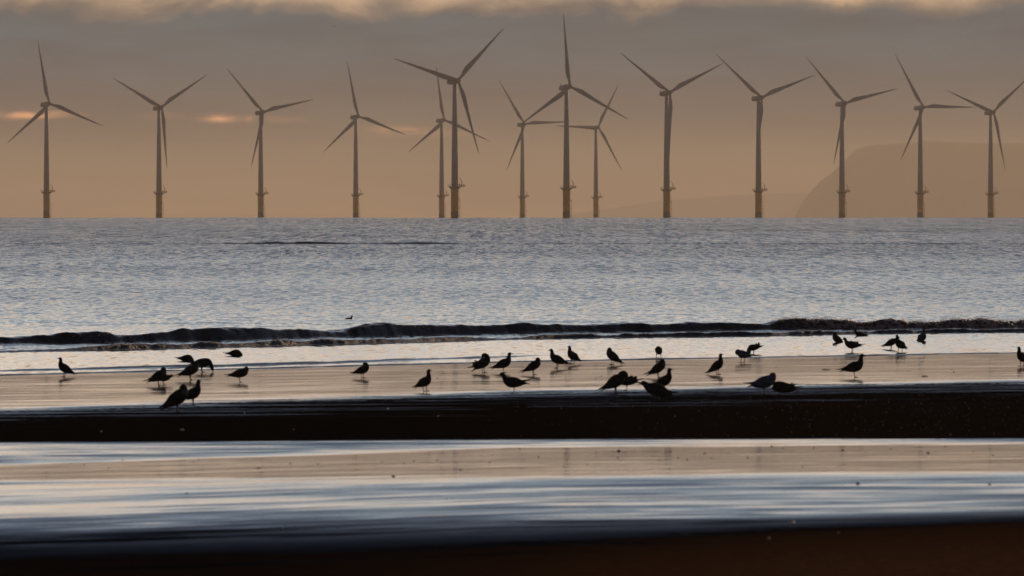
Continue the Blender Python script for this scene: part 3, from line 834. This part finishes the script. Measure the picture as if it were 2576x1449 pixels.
    me.polygons.foreach_set('material_index', idx)
    me.polygons.foreach_set('use_smooth', np.ones(len(vi), bool))
    p = place(xd, yd)
    o.location = p
    if sink is not None: o.location.z = p.z - sink * s
    o.scale = (s, s, s); o.rotation_euler = (0, 0, math.radians(face))
    tag(o, label, 'gull', group)
    return o

G = gull
# -- left group
G('lone upright gull at the far left, facing left at the edge of the swash', 161, 948, 205, 'up', 23, 2, .86, spread=.012)
G('gull in the shallows dipping its head, above the feeding gull on the left', 470, 909, 18, 'duck', -6, 0, .82, sink=.160)
G('gull with its back arched, bill down to the wet sand, left of centre', 509, 937, -8, 'feed', -4, 2, .98, spread=.02)
G('gull with no head showing and pinkish legs, in front of the feeding gull', 480, 957, -12, 'tucked', 16, 2, .94, spread=.012)
G('gull standing on the far left of the cluster, tail raised to the left', 400, 971, -20, 'tucked', 20, 2, .90, fork=.05, spread=.02)
G('gull mostly hidden, only its head showing right of the raised tail gull', 412, 969, 10, 'low', 0, 2, .66)
G('hunched gull on one leg with tucked head, right side of the left cluster', 604, 962, 0, 'tucked', 4, 1, .84)
G('gull afloat in the shallows with head down, right of the left cluster', 592, 896, 0, 'duck', -2, 0, .80, sink=.150)
G('large gull leaning forward with its tail to the ground, nearest on the left', 448, 1038, -25, 'tucked', 25, 2, 1.08, spread=.012)
G('upright gull close behind the large leaning gull, bill pointing right', 487, 1018, -35, 'up', 19, 2, .88)
# -- centre
G('gull standing with its head turned back, alone left of centre', 913, 951, 20, 'preen', 12, 2, .78, spread=.05)
G('upright gull alone on the bare wet sand near the middle, head high', 1070, 985, 38, 'tall', 17, 2, .82, spread=.04)
G('gull ruffling its raised wing feathers, head turned left over its back', 1217, 938, 18, 'preen', 26, 2, .98, fluff=3, fork=.09)
G('gull on one leg with upright head, right of the ruffling gull', 1268, 938, -10, 'up', 16, 1, .92)
G('gull on one leg facing left, forked wing tips to the right, by dark bar', 1291, 990, 178, 'up', -4, 1, .93, fork=.07)
G('hunched gull with a low tail standing right of the one legged pair', 1343, 943, 2, 'tucked', 22, 2, .86, spread=.012)
G('gull facing left at the water edge, larger of two side by side', 1401, 927, 190, 'up', 15, 2, .92, spread=.012)
G('slim gull facing left beside the larger one at the water edge', 1440, 916, 225, 'up', 20, 2, .88, spread=.04)
G('upright gull looking away, tail slanting down right, at the swash edge', 1540, 918, 200, 'tucked', 30, 2, .92, spread=.04)
G('headless looking round gull seen end on, standing in the swash', 1657, 902, 260, 'hidden', 10, 2, .88, spread=.055)
G('hunched gull with a forked tail to the left, rearmost of the trio', 1657, 950, -6, 'tucked', 26, 2, .88, fork=.05, spread=.018)
G('gull with raised head on the right, middle of the trio', 1672, 985, -12, 'up', 22, 2, .86)
G('large dark gull facing left with lowered bill, nearest of the trio', 1652, 1006, 192, 'low', 10, 2, 1.10, fluff=0, fork=.05, sink=.06, spread=.05)
G('large gull leaning up to the right with its head turned down, by the dark bar', 1551, 991, -14, 'chest', 24, 2, 1.04, spread=.016)
G('preening gull with ruffled back and forked tail, behind the large leaning gull', 1575, 984, 176, 'chest', -2, 1, .86, fluff=2, fork=.06)
# -- right
G('upright gull facing right on its own, right of the trio', 1806, 942, 24, 'up', 29, 2, .86, spread=.034)
G('greyish gull preening with a pink wing feather stuck out to the left', 1868, 912, 215, 'chest', 6, 2, .88, fluff=2, plum=plum_pale, spread=.055)
G('gull with ruffled rump bending its head down, behind the greyish preening gull', 1895, 891, 165, 'duck', -14, 2, .78, fluff=2, spread=.03)
G('big pale backed gull on one leg, head buried, by the dark bar', 1924, 993, 12, 'tucked', 6, 1, 1.02, fork=.06, plum=plum_pale, fluff=0)
G('gull crouched low with an orange lit feather tuft, right of the pale backed gull', 1968, 995, 172, 'hidden', 2, 0, .96, fluff=1, fork=.06, sink=.105)
G('gull half sunk in the shallows, leaning up to the left', 2106, 862, 190, 'tucked', 32, 0, .90, sink=.160)
G('gull standing in the swash facing left with its bill level, tail to the right', 2143, 887, 184, 'up', -2, 2, .92, fork=.045, fluff=1, spread=.02)
G('gull bending behind another in the swash, long tail to the left', 2243, 879, 0, 'low', 18, 2, .84, spread=.014)
G('gull facing left in the swash, in front of the bending one', 2264, 887, 232, 'up', 16, 2, .96, spread=.05)
G('pale breasted gull sitting in the shallows and facing the beach, bill to the right', 2320, 858, 295, 'tall', 15, 0, 1.0, plum=plum_pale, sink=.150)
G('gull on one leg on the open wet sand at the right, head turned away', 2151, 950, -14, 'tall', 8, 1, 1.0)
G('gull at the right picture edge, facing left', 2571, 921, 222, 'up', 21, 2, .88, spread=.04)
G('gull swimming half hidden in the low foamy bore, bill to the left', 2164, 846, 185, 'up', 0, 0, .76, sink=.185)
G('small seabird afloat alone beyond the breaking wave', 876, 803.5, 0, 'up', 0, 0, .66, sink=.25, group='seabirds away from the flock')

def flying_gull():
    mb = MB()
    loft(mb, [(-.22, 0, .004, .03), (-.15, .005, .02, .04), (0, .01, .055, .055), (.1, .015, .045, .045), (.17, .025, .034, .03), (.21, .02, .012, .012), (.25, .012, .004, .004)], 4)
    for sg in (-1, 1):
        st = [(0, 0.03, .02, .10, .020), (.01, .25, .12, .085, .012), (.03, .42, .14, .075, .009), (-.03, .66, .02, .045, .006), (-.10, .85, -.16, .012, .004)]
        rings = []
        for (x, y, zz, ch, th) in st:
            rings.append([Vector((x + ch * math.cos(a), sg * y, zz + th * math.sin(a))) for a in np.linspace(0, 2 * math.pi, 11)[:-1]])
        mb.rings(rings)
    o = mb.obj('gull', plum_dark)
    D = 2300.0
    o.location = ((841 - CX) / F * D, D, H + (LEVEL - 66.5) / F * D)
    o.rotation_euler = (math.radians(14), math.radians(12), math.radians(62))
    tag(o, 'tiny dark bird flying high above the turbines', 'gull', 'seabirds away from the flock')
flying_gull()

# ------------------------------------------------------------------ pebbles, shells, sticks
peb_m = principled('pebble_stone', (.030, .026, .024), .6, .3, 60)
shell_m = principled('shell_pale', (.80, .66, .56), .4, .12, 60)
glint_m = principled('sand_glints', (.75, .50, .36), .3, .2, 60)
wood_m = principled('wet_driftwood', (.035, .024, .018), .8, .3, 20)
def lump_mesh(name, rx, ry, rz, mat, seed, ridges=0):
    rr = random.Random(seed); vs, fs = [], []
    nu, nv_ = 12, 7
    ph = [rr.uniform(0, 6.28) for _ in range(4)]
    for j in range(nv_ + 1):
        b = -math.pi / 2 + math.pi * j / nv_
        for i in range(nu):
            a = 2 * math.pi * i / nu
            k = 1 + .16 * math.sin(2 * a + ph[0]) * math.cos(b) + .10 * math.sin(3 * a + ph[1]) + .06 * math.sin(5 * b + ph[2])
            if ridges: k *= 1 + .07 * math.cos(ridges * a)
            vs.append((rx * k * math.cos(b) * math.cos(a), ry * k * math.cos(b) * math.sin(a), rz * k * math.sin(b)))
    for j in range(nv_):
        for i in range(nu):
            fs.append((j * nu + i, j * nu + (i + 1) % nu, (j + 1) * nu + (i + 1) % nu, (j + 1) * nu + i))
    me = bpy.data.meshes.new(name); me.from_pydata(vs, [], fs); me.materials.append(mat)
    me.polygons.foreach_set('use_smooth', [True] * len(fs)); me.update(); return me
peb = [lump_mesh('pebble', .5, .42, .30, peb_m, k) for k in range(5)]
shl = [lump_mesh('shell', .5, .42, .26, shell_m, 40 + k, 7) for k in range(3)]
def put(me, name, xd, yd, size, label, cat, group):
    p = place(xd, yd)
    o = bpy.data.objects.new(name, me); COL.objects.link(o)
    o.scale = (size, size, size * random.uniform(.8, 1.1)); o.rotation_euler = (0, 0, random.uniform(0, 6.28))
    o.location = (p.x, p.y, p.z + size * .13)
    tag(o, label, cat, group); return o
LP = 'small dark pebble among many on the mirror wet foreground sand'
put(peb[0], 'pebble', 1557, 1135, .050, 'largest dark pebble on the tan wet sand right of centre, square looking', 'pebble', 'dark pebbles on the wet sand')
put(peb[1], 'pebble', 990, 1199, .036, 'dark pebble by the blue streak on the left foreground sand', 'pebble', 'dark pebbles on the wet sand')
put(peb[2], 'pebble', 707, 1329, .028, 'blurred dark pebble on the dark blue strip in the left foreground', 'pebble', 'dark pebbles on the wet sand')
put(peb[3], 'pebble', 2335, 1140, .034, 'dark pebble on the tan wet sand far on the right', 'pebble', 'dark pebbles on the wet sand')
put(peb[4], 'pebble', 470, 1243, .030, 'dark pebble on the pale strip in the left foreground', 'pebble', 'dark pebbles on the wet sand')
rp = random.Random(3)
for (x, y) in ((180, 1166), (213, 1170), (490, 1163), (512, 1180), (272, 1178), (960, 1162), (1015, 1166), (1355, 1156), (1357, 1150), (1232, 1164), (1158, 1183), (1305, 1128), (1318, 1128),
               (1478, 1169), (1553, 1153), (1560, 1158), (1685, 1180), (1727, 1157), (1771, 1141), (1833, 1140), (1968, 1128), (2047, 1127), (2328, 1150), (2022, 1174), (1640, 1148), (1880, 1152),
               (1706, 1152), (1790, 1153), (2120, 1133), (2180, 1140), (1570, 1171), (1660, 1158), (940, 1173), (1040, 1160), (650, 1178), (800, 1168), (1420, 1176), (1240, 1145), (2240, 1130), (2450, 1136),
               (1940, 1123), (2380, 1124), (2500, 1146), (310, 1158), (730, 1166), (1100, 1158)):
    put(peb[rp.randrange(5)], 'pebble', x + rp.uniform(-2, 2), y, rp.uniform(.013, .026), LP, 'pebble', 'small dark pebbles strewn on the wet sand')
LS = 'tiny dark bit of debris on the wet sand between the gulls and the dark bar'
for k in range(26):
    x = rp.uniform(900, 2560); y = np.interp(x, XR, ZL[0]) + rp.uniform(8, 60)
    put(peb[rp.randrange(5)], 'pebble', x, y, rp.uniform(.016, .030), LS, 'pebble', 'dark debris between the gulls')
for (x, y, s_, lab) in ((458, 1083, .050, 'brightest pale shell on the black sand bar at the left'), (255, 1086, .030, 'dim pinkish shell on the black bar, far left'),
                        (162, 1033, .040, 'pale shell on the thin dark streak at the far left'), (615, 1040, .024, 'small pale shell right of the leaning gull'),
                        (976, 1029, .045, 'flat pale shell on the top edge of the bar, left of centre'), (739, 1081, .024, 'small reddish shell on the left part of the black bar'),
                        (1102, 1047, .022, 'small pale shell on the middle of the black bar'), (2158, 1217, .050, 'pale shell on the blue wet strip at the right'),
                        (1992, 1316, .052, 'largest pale shell on the dark foreground slope'), (1935, 1355, .022, 'little pale shell just below the largest foreground shell'),
                        (2110, 1341, .020, 'little pale shell right of the largest foreground shell'), (2490, 1219, .028, 'orange shell on the blue wet strip, far right'),
                        (1126, 1255, .024, 'pale shell on the light strip in the middle foreground'), (1148, 1255, .018, 'smaller pale shell beside the one in the middle foreground'),
                        (2671 - 60, 1030, .03, 'pale shell at the right end of the bar top'), (1698, 1048, .024, 'small shell below the trio of gulls')):
    put(shl[rp.randrange(3)], 'shell', x, y, s_, lab, 'shell', 'pale shells on the sand')
def stick(xd, yd, L, ang, lab):
    b = MB(); b.tube([(-L / 2, 0, .012), (-L * .1, .004, .016), (L / 2, -.004, .012)], [.006, .010, .005], 8)
    b.tube([(L * .1, 0, .015), (L * .2, .02, .02)], [.006, .003], 6)
    o = b.obj('driftwood_stick', wood_m); o.location = place(xd, yd); o.rotation_euler = (0, 0, ang); tag(o, lab, 'stick')
stick(2078, 931, .17, .05, 'thin dark stick lying on the wet sand left of the one legged gull')
stick(2327, 948, .12, -.1, 'short dark stick on the wet sand at the right')
# pale flecks standing in for sun glints off sand grains on the dark bar
vs, fs = [], []
for k in range(620):
    x = 2620 - abs(rp.gauss(0, 1)) * 620; y = rp.uniform(1000, 1098) if rp.random() < .7 else rp.uniform(988, 1030)
    if x < 1000 or y < np.interp(x, XR, ZL[1]) + 18: continue
    p = place(x, y); s_ = rp.uniform(.002, .0066) * (1 if rp.random() < .93 else 1.9)
    b0 = len(vs); t_ = rp.uniform(0, 6.28)
    for k2 in range(3): vs.append((p.x + s_ * math.cos(t_ + k2 * 2.1), p.y + s_ * math.sin(t_ + k2 * 2.1), p.z + .003))
    vs.append((p.x, p.y, p.z + .003 + s_ * 1.4))
    fs += [(b0, b0 + 1, b0 + 3), (b0 + 1, b0 + 2, b0 + 3), (b0 + 2, b0, b0 + 3)]
tag(mesh_obj('sand_glints', vs, fs, glint_m, smooth=False), kind='stuff')
